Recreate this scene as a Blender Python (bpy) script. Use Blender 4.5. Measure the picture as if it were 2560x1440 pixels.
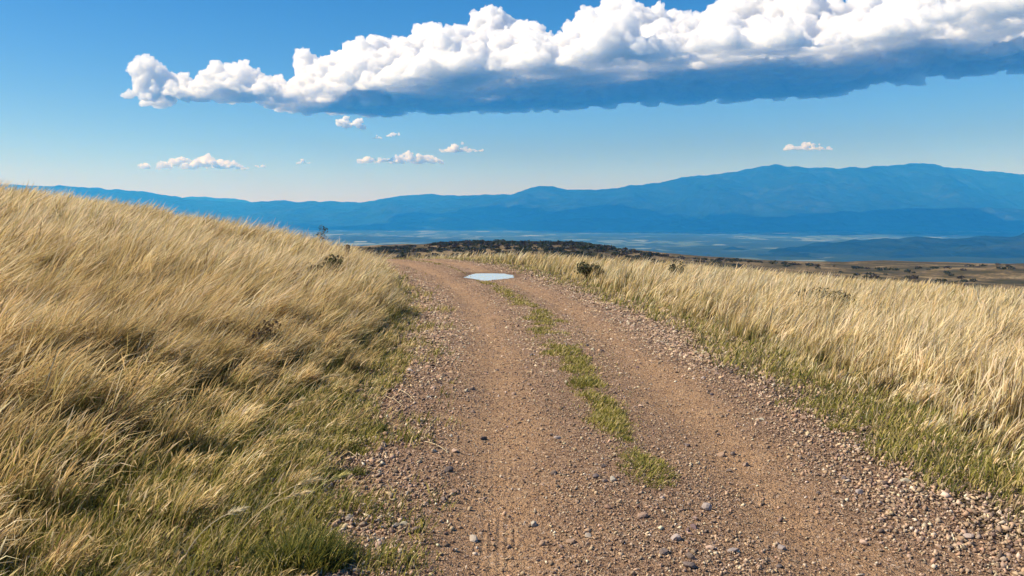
import bpy, bmesh, math, random
import numpy as np
from mathutils import Vector, Matrix

for o in list(bpy.data.objects):
    bpy.data.objects.remove(o)
SC = bpy.context.scene
COL = SC.collection
R = math.radians
RNG = np.random.default_rng(7)
random.seed(7)

# ------------------------------------------------------------------ camera
EYE = 1.65
cam_d = bpy.data.cameras.new("camera")
cam = bpy.data.objects.new("camera", cam_d)
COL.objects.link(cam)
cam.location = (0, 0, EYE)
cam.rotation_euler = (R(90), 0, 0)
cam_d.sensor_width = 36
cam_d.lens = 28.1
cam_d.shift_y = -180 / 2560
cam_d.clip_start = 0.1
cam_d.clip_end = 120000
SC.camera = cam

# ------------------------------------------------------------------ light
SUN_EL, SUN_AZ = 44.0, -86.0            # azimuth measured clockwise from +Y (the view direction)
W = bpy.data.worlds.new("World")
SC.world = W
W.use_nodes = True
wn, wl = W.node_tree.nodes, W.node_tree.links
wn.clear()
sky = wn.new("ShaderNodeTexSky")
sky.sky_type = 'NISHITA'
sky.sun_disc = False
sky.sun_elevation = R(SUN_EL)
sky.sun_rotation = R(SUN_AZ)
sky.altitude = 900
sky.air_density = 1.0
sky.dust_density = 0.45
sky.ozone_density = 2.5
hs = wn.new("ShaderNodeHueSaturation")
hs.inputs["Saturation"].default_value = 1.42
bg = wn.new("ShaderNodeBackground")
bg.inputs["Strength"].default_value = 0.068
wo = wn.new("ShaderNodeOutputWorld")
wl.new(sky.outputs[0], hs.inputs["Color"])
wb = wn.new("ShaderNodeMix")
wb.data_type = 'RGBA'
wb.blend_type = 'MULTIPLY'
wb.inputs[0].default_value = 1.0
wb.inputs[7].default_value = (1.0, 0.94, 1.08, 1)
wl.new(hs.outputs[0], wb.inputs[6])
wl.new(wb.outputs[2], bg.inputs[0])
wl.new(bg.outputs[0], wo.inputs[0])

sd = bpy.data.lights.new("sun", 'SUN')
sd.energy = 4.6
sd.angle = R(0.5)
sd.color = (1.0, 0.92, 0.79)
sun = bpy.data.objects.new("sun", sd)
COL.objects.link(sun)
sdir = Vector((math.sin(R(SUN_AZ)) * math.cos(R(SUN_EL)), math.cos(R(SUN_AZ)) * math.cos(R(SUN_EL)), math.sin(R(SUN_EL))))
sun.rotation_euler = sdir.to_track_quat('Z', 'Y').to_euler()
sun.location = sdir * 50

SC.view_settings.view_transform = 'Standard'
SC.view_settings.look = 'None'
SC.view_settings.exposure = 0.68
SC.view_settings.gamma = 1
SC.view_settings.use_curve_mapping = False
SC.render.engine = 'CYCLES'
SC.render.filter_size = 1.1
SC.cycles.use_denoising = True
SC.cycles.max_bounces = 16
SC.cycles.diffuse_bounces = 4
SC.cycles.volume_bounces = 14
SC.cycles.transparent_max_bounces = 16

# ------------------------------------------------------------------ helpers
def tag(o, label=None, cat=None, group=None, kind=None):
    if label: o["label"] = label
    if cat: o["category"] = cat
    if group: o["group"] = group
    if kind: o["kind"] = kind
    return o

def empty(name, loc, rz=0.0):
    o = bpy.data.objects.new(name, None)
    o.empty_display_size = 0.1
    o.location = loc
    o.rotation_euler = (0, 0, rz)
    COL.objects.link(o)
    return o

def link(name, me, mat=None, parent=None, smooth=False):
    if mat is not None:
        me.materials.append(mat)
    if smooth:
        me.polygons.foreach_set("use_smooth", np.ones(len(me.polygons), dtype=bool))
    o = bpy.data.objects.new(name, me)
    COL.objects.link(o)
    if parent is not None:
        o.parent = parent
    return o

def mesh_np(name, V, loops, totals, col=None):
    """mesh out of numpy arrays: V (n,3), flat loop indices, corners per face"""
    me = bpy.data.meshes.new(name)
    V = np.ascontiguousarray(V, dtype=np.float32)
    loops = np.ascontiguousarray(loops, dtype=np.int32).ravel()
    totals = np.ascontiguousarray(totals, dtype=np.int32)
    me.vertices.add(len(V))
    me.vertices.foreach_set("co", V.ravel())
    me.loops.add(len(loops))
    me.loops.foreach_set("vertex_index", loops)
    me.polygons.add(len(totals))
    starts = np.zeros(len(totals), dtype=np.int32)
    starts[1:] = np.cumsum(totals)[:-1]
    me.polygons.foreach_set("loop_start", starts)
    me.polygons.foreach_set("loop_total", totals)
    if col is not None:
        a = me.attributes.new("col", 'FLOAT_COLOR', 'POINT')
        c4 = np.ones((len(V), 4), dtype=np.float32)
        c4[:, :3] = col
        a.data.foreach_set("color", c4.ravel())
    me.update(calc_edges=True)
    return me

def grid_mesh(name, P, flip=False):
    """P: (n,m,3) grid of points -> quads"""
    n, m = P.shape[:2]
    i = np.arange(n * m).reshape(n, m)
    q = np.stack([i[:-1, :-1], i[:-1, 1:], i[1:, 1:], i[1:, :-1]], -1).reshape(-1, 4)
    if flip:
        q = q[:, ::-1]
    return mesh_np(name, P.reshape(-1, 3), q, np.full(len(q), 4))

def fattr(me, name, val):
    a = me.attributes.new(name, 'FLOAT', 'POINT')
    a.data.foreach_set("value", np.ascontiguousarray(val, dtype=np.float32).ravel())

def _hash(ix, iy, iz, seed):
    h = (ix.astype(np.int64) * 374761393 + iy.astype(np.int64) * 668265263 + iz.astype(np.int64) * 2147483647 + seed * 974711) & 0xFFFFFFFF
    h = ((h ^ (h >> 13)) * 1274126177) & 0xFFFFFFFF
    h = ((h ^ (h >> 16)) * 2246822519) & 0xFFFFFFFF
    return h ^ (h >> 15)

def noise3(p, seed=0):
    """gradient noise, about -1..1"""
    p = np.asarray(p, dtype=np.float64)
    f0 = np.floor(p)
    i = f0.astype(np.int64)
    f = p - f0
    u = f * f * f * (f * (f * 6 - 15) + 10)
    out = np.zeros(len(p))
    for dx in (0, 1):
        wx = u[:, 0] if dx else 1 - u[:, 0]
        for dy in (0, 1):
            wy = u[:, 1] if dy else 1 - u[:, 1]
            for dz in (0, 1):
                wz = u[:, 2] if dz else 1 - u[:, 2]
                h = _hash(i[:, 0] + dx, i[:, 1] + dy, i[:, 2] + dz, seed)
                gx = (h & 1023) / 511.5 - 1
                gy = ((h >> 10) & 1023) / 511.5 - 1
                gz = ((h >> 20) & 1023) / 511.5 - 1
                out += wx * wy * wz * (gx * (f[:, 0] - dx) + gy * (f[:, 1] - dy) + gz * (f[:, 2] - dz))
    return out * 1.5

def n2(x, y, scale, seed=0):
    x = np.asarray(x, dtype=np.float64)
    sh = x.shape
    p = np.stack([x.ravel() / scale, np.asarray(y, dtype=np.float64).ravel() / scale, np.full(x.size, 0.37 + seed * 1.7)], -1)
    return noise3(p, seed).reshape(sh)

def fbm2(x, y, scale, oct=4, seed=0, gain=0.5):
    t, a = 0, 1.0
    for k in range(oct):
        t = t + a * n2(x, y, scale / 2 ** k, seed + k)
        a *= gain
    return t

def sstep(a, b, x):
    t = np.clip((x - a) / (b - a), 0, 1)
    return t * t * (3 - 2 * t)

def softplus(x, k):
    return np.logaddexp(0, np.asarray(x) / k) * k

def ico_verts(sub=2):
    bm = bmesh.new()
    bmesh.ops.create_icosphere(bm, subdivisions=sub, radius=1)
    V = np.array([v.co[:] for v in bm.verts])
    F = np.array([[v.index for v in f.verts] for f in bm.faces])
    bm.free()
    return V, F

# ------------------------------------------------------------------ the lie of the land
CL = np.array([(0.78, -12), (0.76, 0), (0.74, 4), (0.70, 6.5), (0.62, 8.5), (0.44, 11.5), (0.05, 15.2), (-0.72, 19.6),
               (-1.75, 24.2), (-3.2, 28.6), (-5.6, 33), (-9.2, 37), (-14, 40), (-20, 42.5), (-40, 48)], dtype=float)

def _catmull(P, n=14):
    out = []
    for k in range(len(P) - 1):
        p0, p1, p2, p3 = P[max(k - 1, 0)], P[k], P[k + 1], P[min(k + 2, len(P) - 1)]
        for t in np.linspace(0, 1, n, endpoint=False):
            out.append(0.5 * ((2 * p1) + (p2 - p0) * t + (2 * p0 - 5 * p1 + 4 * p2 - p3) * t * t + (3 * p1 - p0 - 3 * p2 + p3) * t ** 3))
    out.append(P[-1])
    return np.array(out)

CLF = _catmull(CL)
_seg = np.diff(CLF, axis=0)
_sl = np.hypot(_seg[:, 0], _seg[:, 1])
CLU = np.concatenate([[0], np.cumsum(_sl)])           # arc length
CLU -= np.interp(0, CLF[:, 1], CLU)                   # u = 0 at the camera's feet

def road_su(x, y):
    """signed distance from the road's middle (+ right) and arc length along it"""
    sh = np.shape(x)
    x, y = np.ravel(x).astype(float), np.ravel(y).astype(float)
    S, U = np.empty(len(x)), np.empty(len(x))
    A, D = CLF[:-1], _seg / _sl[:, None]
    for c in range(0, len(x), 40000):
        px, py = x[c:c + 40000, None], y[c:c + 40000, None]
        rx, ry = px - A[None, :, 0], py - A[None, :, 1]
        t = np.clip(rx * D[None, :, 0] + ry * D[None, :, 1], 0, _sl[None])
        ex, ey = rx - t * D[None, :, 0], ry - t * D[None, :, 1]
        k = np.argmin(ex * ex + ey * ey, axis=1)
        j = np.arange(len(k))
        side = np.sign(ex[j, k] * D[k, 1] - ey[j, k] * D[k, 0])
        S[c:c + 40000] = side * np.hypot(ex[j, k], ey[j, k])
        U[c:c + 40000] = CLU[k] + t[j, k]
    return S.reshape(sh), U.reshape(sh)

def land(x, y, s=None):
    """height of the hilltop and of the heath below it (no road relief)"""
    x, y = np.asarray(x, float), np.asarray(y, float)
    if s is None:
        s, _ = road_su(x, y)
    r = np.hypot(x, y)
    left = np.maximum(0, -s - 1.75)
    left = left - 0.55 * (1 - np.exp(-left / 0.55))          # eases up from the verge
    h = 0.285 * left
    h = 3.5 * (1 - np.exp(-h / 3.5))
    h = h * (0.30 + 0.70 * sstep(3, 14, y))
    fade = 1 - sstep(25.0, 42, y)
    z = h * np.clip(fade, 0, 1) * sstep(-8, 2, y + 2)
    right = np.maximum(0, s - 2.2)
    z = z - 0.069 * right * (1 - np.exp(-right / 3)) * sstep(0, 16, y)
    z = z + 0.05 * sstep(1.6, 2.6, np.abs(s)) * (1 - sstep(26, 36, r))
    # the crest: beyond it the ground falls away to the heath
    z = z - 0.10 * softplus(y - 32.5, 1.6)
    z = z + np.where(y > 33, 0.066 * softplus(y - 60, 6), 0)
    z = z + fbm2(x, y, 5.5, 3, 11) * 0.10 * sstep(1.8, 4, np.abs(s))
    z = z + fbm2(x, y, 90, 3, 21) * 2.0 * sstep(60, 160, r)
    return z

def road_relief(s, u, x, y):
    rut = -0.045 * (np.exp(-((s + 0.80) / 0.26) ** 2) + np.exp(-((s - 0.78) / 0.26) ** 2))
    crown = 0.02 * np.exp(-(s / 0.35) ** 2)
    z = rut + crown + 0.012 * fbm2(x, y, 0.9, 3, 31) + 0.006 * fbm2(x, y, 0.16, 2, 35)
    # puddle hollow
    px, py = PUD
    q = ((x - px) / 0.58) ** 2 + ((y - py) / 1.08) ** 2
    flat = np.exp(-(q / 5.5) ** 2)
    z = z * (1 - flat) + flat * (-0.03) - 0.09 * np.exp(-q ** 1.5) + 0.022 * fbm2(x, y, 0.6, 3, 39) * np.exp(-q * 0.08)
    return z

PUD = (-0.62, 22.3)

# ------------------------------------------------------------------ materials
def new_mat(name):
    m = bpy.data.materials.new(name)
    m.use_nodes = True
    nt = m.node_tree
    nt.nodes.clear()
    out = nt.nodes.new("ShaderNodeOutputMaterial")
    return m, nt, out

class NB:
    """small node-building shorthand"""
    def __init__(s, nt): s.nt = nt
    def n(s, typ, **kw):
        nd = s.nt.nodes.new(typ)
        for k, v in kw.items():
            if hasattr(nd, k): setattr(nd, k, v)
        return nd
    def l(s, a, b): s.nt.links.new(a, b)
    def val(s, sock, v):
        if hasattr(v, "links") or isinstance(v, bpy.types.NodeSocket): s.l(v, sock)
        else: sock.default_value = v
    def pos(s):
        return s.n("ShaderNodeNewGeometry").outputs["Position"]
    def mapped(s, v, scale=(1, 1, 1), rot=(0, 0, 0)):
        m = s.n("ShaderNodeMapping")
        m.inputs["Scale"].default_value = scale
        m.inputs["Rotation"].default_value = rot
        s.l(v, m.inputs["Vector"])
        return m.outputs[0]
    def noise(s, v, scale, detail=4, rough=0.55, dist=0.0):
        nd = s.n("ShaderNodeTexNoise")
        nd.inputs["Scale"].default_value = scale
        nd.inputs["Detail"].default_value = detail
        nd.inputs["Roughness"].default_value = rough
        nd.inputs["Distortion"].default_value = dist
        s.l(v, nd.inputs["Vector"])
        return nd.outputs["Fac"]
    def vor(s, v, scale, feature='F1', out="Distance", rand=1.0):
        nd = s.n("ShaderNodeTexVoronoi", feature=feature)
        nd.inputs["Scale"].default_value = scale
        nd.inputs["Randomness"].default_value = rand
        s.l(v, nd.inputs["Vector"])
        return nd.outputs[out]
    def ramp(s, fac, stops, interp='LINEAR'):
        nd = s.n("ShaderNodeValToRGB")
        cr = nd.color_ramp
        cr.interpolation = interp
        while len(cr.elements) < len(stops): cr.elements.new(0.5)
        for e, (p, c) in zip(cr.elements, stops):
            e.position = p
            e.color = (*c, 1) if len(c) == 3 else c
        s.l(fac, nd.inputs[0])
        return nd.outputs[0]
    def mix(s, fac, a, b, blend='MIX'):
        nd = s.n("ShaderNodeMix", data_type='RGBA', blend_type=blend)
        s.val(nd.inputs[0], fac)
        for sock, v in ((nd.inputs[6], a), (nd.inputs[7], b)):
            if isinstance(v, bpy.types.NodeSocket): s.l(v, sock)
            else: sock.default_value = (*v, 1)
        return nd.outputs[2]
    def math(s, op, a, b=None, c=None, clamp=False):
        nd = s.n("ShaderNodeMath", operation=op, use_clamp=clamp)
        s.val(nd.inputs[0], a)
        if b is not None: s.val(nd.inputs[1], b)
        if c is not None: s.val(nd.inputs[2], c)
        return nd.outputs[0]
    def mrange(s, v, a, b, c=0.0, d=1.0):
        nd = s.n("ShaderNodeMapRange", clamp=True)
        for i, x in enumerate((v, a, b, c, d)): s.val(nd.inputs[i], x)
        return nd.outputs[0]
    def attr(s, name, out="Fac"):
        nd = s.n("ShaderNodeAttribute", attribute_name=name)
        return nd.outputs[out]
    def bump(s, h, strength=0.5, dist=0.02, normal=None):
        nd = s.n("ShaderNodeBump")
        nd.inputs["Strength"].default_value = strength
        nd.inputs["Distance"].default_value = dist
        s.l(h, nd.inputs["Height"])
        if normal is not None: s.l(normal, nd.inputs["Normal"])
        return nd.outputs[0]
    def principled(s, out, color, rough=0.9, normal=None, spec=0.2):
        p = s.n("ShaderNodeBsdfPrincipled")
        s.val(p.inputs["Base Color"], color if isinstance(color, bpy.types.NodeSocket) else (*color, 1))
        s.val(p.inputs["Roughness"], rough)
        p.inputs["Specular IOR Level"].default_value = spec
        if normal is not None: s.l(normal, p.inputs["Normal"])
        s.l(p.outputs[0], out.inputs["Surface"])
        return p

# forested mountains
def mat_mountain():
    m, nt, out = new_mat("mountain_forest")
    b = NB(nt)
    p = b.pos()
    f = b.noise(p, 0.0011, 6, 0.6)
    f2 = b.noise(p, 0.006, 4, 0.6)
    c = b.ramp(f, [(0.35, (0.008, 0.022, 0.016)), (0.55, (0.016, 0.034, 0.022)), (0.75, (0.040, 0.055, 0.036))])
    c = b.mix(b.mrange(f2, 0.40, 0.62), c, (0.008, 0.022, 0.016))
    b.principled(out, c, 1.0, b.bump(f2, 0.6, 70), 0.0)
    return m

# the plain: a patchwork of fields, woods and hedges
def mat_plain():
    m, nt, out = new_mat("plain_fields")
    b = NB(nt)
    p = b.pos()
    w = b.mapped(p, (1, 0.55, 1), (0, 0, 0.35))
    cell = b.vor(w, 0.0052, out="Color")
    sep = b.n("ShaderNodeSeparateColor")
    b.l(cell, sep.inputs[0])
    edge = b.vor(w, 0.0052, 'DISTANCE_TO_EDGE')
    big = b.noise(p, 0.00045, 4, 0.6)
    fcol = b.ramp(sep.outputs[0], [(0.0, (0.03, 0.06, 0.04)), (0.4, (0.06, 0.10, 0.06)), (0.6, (0.10, 0.14, 0.09)),
                                   (0.85, (0.15, 0.19, 0.14)), (1.0, (0.24, 0.27, 0.20))])
    wood = b.mrange(b.math('ADD', big, b.math('MULTIPLY', b.noise(p, 0.004, 3), 0.35)), 0.70, 0.62)
    c = b.mix(wood, fcol, (0.025, 0.045, 0.022))
    c = b.mix(b.mrange(edge, 0.10, 0.05), c, (0.03, 0.05, 0.025))
    b.principled(out, c, 1.0, None, 0.0)
    return m

def mat_heath():
    m, nt, out = new_mat("heath_ground")
    b = NB(nt)
    p = b.pos()
    f = b.noise(p, 0.035, 5, 0.65)
    f2 = b.noise(p, 0.6, 5, 0.6)
    f3 = b.noise(p, 9.0, 4, 0.6)
    far = b.ramp(f, [(0.36, (0.030, 0.034, 0.018)), (0.48, (0.085, 0.065, 0.035)), (0.58, (0.23, 0.16, 0.085)), (0.7, (0.34, 0.26, 0.14))])
    far = b.mix(b.mrange(f2, 0.45, 0.62), far, (0.055, 0.05, 0.026))
    near = b.ramp(f3, [(0.3, (0.06, 0.042, 0.026)), (0.55, (0.12, 0.085, 0.05)), (0.75, (0.22, 0.165, 0.09))])
    f4 = b.noise(p, 55, 4, 0.7)
    near = b.mix(b.mrange(f2, 0.5, 0.66, 0.0, 0.6), near, (0.11, 0.10, 0.045))
    near = b.mix(b.mrange(f4, 0.52, 0.66), near, (0.30, 0.235, 0.15))
    near = b.mix(b.mrange(f4, 0.46, 0.36), near, (0.05, 0.035, 0.022))
    ln = b.n("ShaderNodeVectorMath", operation='LENGTH')
    b.l(p, ln.inputs[0])
    c = b.mix(b.mrange(ln.outputs["Value"], 40.0, 90.0), near, far)
    b.principled(out, c, 1.0, b.bump(b.math('ADD', f3, f4), 0.9, 0.03), 0.05)
    return m

# ------------------------------------------------------------------ far landscape
PLAIN_Z = -200.0

def interp_curve(pts, x):
    pts = np.array(pts, float)
    return np.interp(x, pts[:, 0], pts[:, 1])

def ridged(x, y, scale, oct, seed):
    t, a = 0, 1.0
    for k in range(oct):
        t = t + a * (1 - 2 * np.abs(n2(x, y, scale / 2 ** k, seed + k)))
        a *= 0.5
    return t / 1.9

def make_range(name, crest, y0, front, back, mat, seed, label, nx=560, ny=90, spur=0.62, x_pad=0.0):
    """a mountain range: crest = [(x, height)] in metres above the eye along the line y = y0"""
    cx = np.array(crest, float)
    xs = np.linspace(cx[0, 0], cx[-1, 0], nx)
    t = np.concatenate([np.linspace(-1, 0, int(ny * 0.72), endpoint=False), np.linspace(0, 1, ny - int(ny * 0.72))])
    X, T = np.meshgrid(xs, t, indexing='xy')
    crest_h = np.interp(X, cx[:, 0], cx[:, 1]) + EYE
    # the crest line wanders in depth
    wob = n2(X, X * 0, 2600, seed) * 0.12 * front
    Y = y0 + np.where(T < 0, T * front, T * back) + wob * (1 - np.abs(T))
    fall = np.where(T < 0, (1 - np.abs(T)) ** 1.25, (1 - T) ** 1.5)
    base = PLAIN_Z - 25
    H = base + (crest_h - base) * fall
    amp = (crest_h - base) * spur * np.where(T < 0, np.abs(T) ** 0.55 * (1 - np.abs(T)) ** 0.6, T ** 0.7 * 0.5)
    H = H + (ridged(X, Y * 0.55, 1900, 6, seed + 5) - 0.45) * amp
    H = H + (ridged(X, Y * 0.8, 620, 4, seed + 9) - 0.3) * 55 * np.clip(np.abs(T) ** 0.3 + 0.25, 0, 1) * np.clip(fall * 3, 0, 1)
    H = H + fbm2(X, Y, 260, 3, seed + 15) * 24 * np.clip(fall * 2, 0, 1)
    me = grid_mesh(name, np.stack([X, Y, H], -1))
    o = link(name, me, mat, smooth=True)
    return tag(o, label, "mountains", kind="structure")

MM = mat_mountain()
def ridge_px(pts, D):     # (tangent of azimuth * 2000, tangent of elevation * 2000) -> metres at distance D
    return [((a - 1280) / 2000 * D, (540 - e) / 2000 * D) for a, e in pts]

main_pts = [(-500, 448), (-200, 452), (0, 462), (250, 470), (370, 480), (403, 486), (440, 493), (480, 500), (560, 505), (620, 508), (700, 503), (760, 507),
            (820, 503), (900, 505), (960, 498), (1010, 490), (1050, 487), (1120, 487), (1180, 490), (1230, 487), (1275, 487), (1300, 478),
            (1340, 466), (1380, 466), (1420, 472), (1460, 475), (1520, 473), (1580, 466), (1620, 461), (1660, 455), (1700, 445), (1740, 439),
            (1800, 437), (1850, 428), (1880, 420), (1930, 413), (1960, 418), (2000, 421), (2060, 421), (2100, 424), (2157, 420), (2300, 408),
            (2420, 424), (2560, 436), (2800, 446), (3100, 455)]
make_range("mountain_range", ridge_px(main_pts, 16000), 16000, 4300, 2600, MM, 3, "long forested blue mountain range with its highest summit above the valley plain")
far_pts = [(-300, 500), (200, 500), (403, 501), (440, 497), (490, 491), (540, 495), (600, 498), (640, 506), (800, 515), (1000, 530)]
make_range("distant_mountains", ridge_px(far_pts, 19500), 19500, 1500, 900, MM, 43, "faint paler mountains showing over a dip in the nearer range", nx=200, ny=40)
hill_pts = [(700, 575), (900, 566), (1010, 556), (1100, 545), (1200, 549), (1300, 556), (1420, 550), (1560, 545), (1700, 552), (1850, 548), (1980, 540),
            (2100, 531), (2250, 522), (2450, 520), (2700, 528), (3000, 535)]
make_range("foothills", ridge_px(hill_pts, 11800), 11800, 900, 1300, MM, 63, "low wooded foothills along the far edge of the plain", nx=420, ny=60, spur=0.5)
near_pts = [(1500, 662), (1600, 650), (1700, 643), (1800, 640), (1950, 629), (2060, 616), (2157, 606), (2300, 598), (2500, 592), (2800, 585), (3100, 575)]
make_range("wooded_hill", ridge_px(near_pts, 4700), 4700, 1100, 900, MM, 83, "dark blue wooded hill rising at the near edge of the plain", nx=260, ny=50, spur=0.3)

# plain
xs = np.concatenate([-np.geomspace(40000, 40, 40), [0], np.geomspace(40, 40000, 40)])
ys = np.concatenate([-np.geomspace(40000, 40, 40), [0], np.geomspace(40, 40000, 60)])
X, Y = np.meshgrid(xs, ys, indexing='xy')
o = link("plain", grid_mesh("plain", np.stack([X, Y, np.full_like(X, PLAIN_Z)], -1)), mat_plain())
tag(o, "wide valley plain of pale fields and dark woods", "plain", kind="structure")

# hill and heath: a polar sheet round the camera's foot, finer in front
az = np.concatenate([np.linspace(-180, -52, 40, endpoint=False), np.linspace(-52, 52, 230, endpoint=False), np.linspace(52, 180, 40)])
rr = np.concatenate([[0.01], np.geomspace(0.6, 60, 150), np.geomspace(61.5, 2600, 80)])
A, RR = np.meshgrid(np.radians(az), rr, indexing='xy')
X, Y = RR * np.sin(A), RR * np.cos(A)
S, U = road_su(X, Y)
Z = land(X, Y, S)
inroad = (1 - sstep(1.50, 1.95, np.abs(S) + 0.12 * fbm2(X, Y, 0.8, 3, 51))) * (1 - sstep(60, 70, RR))
Z = Z - 0.10 * inroad

def heath_z(x, y):
    r = np.hypot(x, y)
    px = x / np.maximum(y, 1e-3) * 2000 + 1280
    # what the eye sees as the lip of the heath
    lip = interp_curve([(-400, 640), (900, 622), (1000, 617), (1250, 615), (1450, 618), (1560, 634), (1650, 645), (1900, 660), (2157, 663), (2600, 668)], px)
    lipz = EYE - (lip - 540) / 2000 * 420
    return lipz
front_mask = (Y > 20)
HZ = np.where(front_mask, heath_z(X, np.maximum(Y, 20)), -12)
HZ = HZ + fbm2(X, Y, 130, 4, 24) * 3.0 * sstep(80, 250, RR) - 0.00002 * np.maximum(0, RR - 420) ** 2 * 8
mixr = sstep(38, 300, RR)
Z2 = np.where(RR > 38, Z * (1 - mixr) + HZ * mixr - 1.5 * np.exp(-((RR - 120) / 70) ** 2), Z)
Z = np.maximum(Z2, PLAIN_Z - 30)
o = link("ground", grid_mesh("ground", np.stack([X, Y, Z], -1), flip=True), mat_heath(), smooth=True)
tag(o, "grassy hilltop falling away to brown heath", "ground", kind="structure")
GROUND = o

# ------------------------------------------------------------------ the track
def mat_road():
    m, nt, out = new_mat("dirt_track")
    b = NB(nt)
    p = b.pos()
    s = b.attr("s"); u = b.attr("u")
    big = b.noise(p, 0.9, 4, 0.6)
    mid = b.noise(p, 9, 5, 0.65)
    fine = b.noise(p, 70, 4, 0.7)
    wp = b.n("ShaderNodeVectorMath", operation='ADD')
    nz = b.n("ShaderNodeTexNoise"); nz.inputs["Scale"].default_value = 25; nz.inputs["Detail"].default_value = 3
    b.l(p, nz.inputs["Vector"])
    nzs = b.n("ShaderNodeVectorMath", operation='SCALE'); nzs.inputs[3].default_value = 0.03
    b.l(nz.outputs["Color"], nzs.inputs[0])
    b.l(p, wp.inputs[0]); b.l(nzs.outputs[0], wp.inputs[1])
    q = wp.outputs[0]
    gr = b.vor(q, 38, out="Distance")
    gr2 = b.vor(q, 95, out="Distance")
    gcol = b.vor(q, 60, out="Color")
    sep = b.n("ShaderNodeSeparateColor"); b.l(gcol, sep.inputs[0])
    # how much bare packed sand shows: the two wheel tracks
    t1 = b.math('ABSOLUTE', b.math('ADD', s, 0.80)); t2 = b.math('ABSOLUTE', b.math('ADD', s, -0.78))
    tr = b.math('MINIMUM', t1, t2)
    tr = b.math('ADD', tr, b.math('MULTIPLY', b.math('ADD', big, -0.5), 1.5))
    track = b.mrange(tr, 0.55, 0.02, 0.0, 0.85)
    sand = b.ramp(mid, [(0.25, (0.36, 0.220, 0.125)), (0.5, (0.48, 0.310, 0.185)), (0.75, (0.58, 0.41, 0.26))])
    grav = b.ramp(sep.outputs[0], [(0.0, (0.06, 0.038, 0.030)), (0.3, (0.18, 0.110, 0.080)), (0.6, (0.31, 0.205, 0.145)), (0.85, (0.44, 0.32, 0.24)), (1.0, (0.60, 0.48, 0.39))])
    base = b.mix(b.mrange(mid, 0.35, 0.65), (0.28, 0.180, 0.120), (0.42, 0.280, 0.185))
    gc = b.mix(b.mrange(sep.outputs[1], 0.25, 0.55), base, grav)
    gs = b.mix(b.mrange(sep.outputs[1], 0.72, 0.84), sand, grav)
    c = b.mix(track, gc, gs)
    c = b.mix(1.0, c, (1.04, 0.985, 0.90), 'MULTIPLY')
    c = b.mix(b.mrange(fine, 0.35, 0.7, 0.0, 0.22), c, (0.48, 0.33, 0.22))
    dp = b.n("ShaderNodeVectorMath", operation='MULTIPLY'); ds = b.n("ShaderNodeVectorMath", operation='SUBTRACT')
    b.l(p, ds.inputs[0]); ds.inputs[1].default_value = (PUD[0], PUD[1], 0)
    b.l(ds.outputs[0], dp.inputs[0]); dp.inputs[1].default_value = (1 / 0.75, 1 / 1.35, 0)
    dl = b.n("ShaderNodeVectorMath", operation='LENGTH'); b.l(dp.outputs[0], dl.inputs[0])
    wet = b.mrange(b.math('ADD', dl.outputs["Value"], b.math('MULTIPLY', b.math('ADD', big, -0.5), 1.2)), 1.4, 0.95)
    c = b.mix(b.math('MULTIPLY', wet, 0.5), c, (0.075, 0.045, 0.03))     # damp mud round the puddle
    # tyre tread prints pressed into the near wheel track
    wv = b.n("ShaderNodeTexWave", wave_type='BANDS', bands_direction='X')
    cmb = b.n("ShaderNodeCombineXYZ")
    b.l(u, cmb.inputs[0])
    wv.inputs["Scale"].default_value = 9.0
    wv.inputs["Distortion"].default_value = 1.2
    wv.inputs["Detail"].default_value = 1
    b.l(cmb.outputs[0], wv.inputs["Vector"])
    ws = b.math('SINE', b.math('MULTIPLY', s, 150.0))
    inband = b.math('MULTIPLY', b.mrange(b.math('ABSOLUTE', b.math('ADD', s, 0.82)), 0.13, 0.09), b.mrange(u, 7.0, 4.4))
    tread = b.math('MULTIPLY', b.math('MULTIPLY', b.math('ADD', wv.outputs["Fac"], ws), inband), b.mrange(big, 0.35, 0.65, 0.02, 0.24))
    hsum = b.math('ADD', b.math('MULTIPLY', gr, -0.55), b.math('ADD', b.math('MULTIPLY', fine, 1.0), b.math('MULTIPLY', mid, 1.2)))
    hsum = b.math('ADD', hsum, b.math('MULTIPLY', gr2, -0.5))
    hsum = b.math('ADD', hsum, tread)
    b.principled(out, c, 0.95, b.bump(hsum, 1.0, 0.032), 0.1)
    return m

us = [1.5]
while us[-1] < 58:
    us.append(us[-1] + max(0.020, 0.0065 * max(us[-1], 0)))
us = np.array([-3.0, -1.5, 0.0, 0.8] + us)
ss = np.linspace(-2.35, 2.35, 96)
cxu = np.stack([np.interp(us, CLU, CLF[:, 0]), np.interp(us, CLU, CLF[:, 1])], -1)
tg = np.gradient(cxu, axis=0)
tg /= np.hypot(tg[:, 0], tg[:, 1])[:, None]
nx_, ny_ = tg[:, 1], -tg[:, 0]                        # to the right of the way
SG, UG = np.meshgrid(ss, us, indexing='xy')
RX = cxu[:, 0][:, None] + SG * nx_[:, None]
RY = cxu[:, 1][:, None] + SG * ny_[:, None]
edge = sstep(1.60, 2.25, np.abs(SG) + 0.16 * fbm2(RX, RY, 0.9, 3, 52))

def road_z(x, y, s, u):
    return land(x, y, s) + road_relief(s, u, x, y) * (1 - sstep(1.5, 2.2, np.abs(s)))

RZ = road_z(RX, RY, SG, UG) + 0.015 - 0.16 * edge
me = grid_mesh("dirt_track", np.stack([RX, RY, RZ], -1))
fattr(me, "s", SG); fattr(me, "u", UG)
o = link("dirt_track", me, mat_road(), smooth=True)
tag(o, "stony reddish dirt track with two wheel ruts bending away over the hill", "track", kind="structure")

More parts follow.
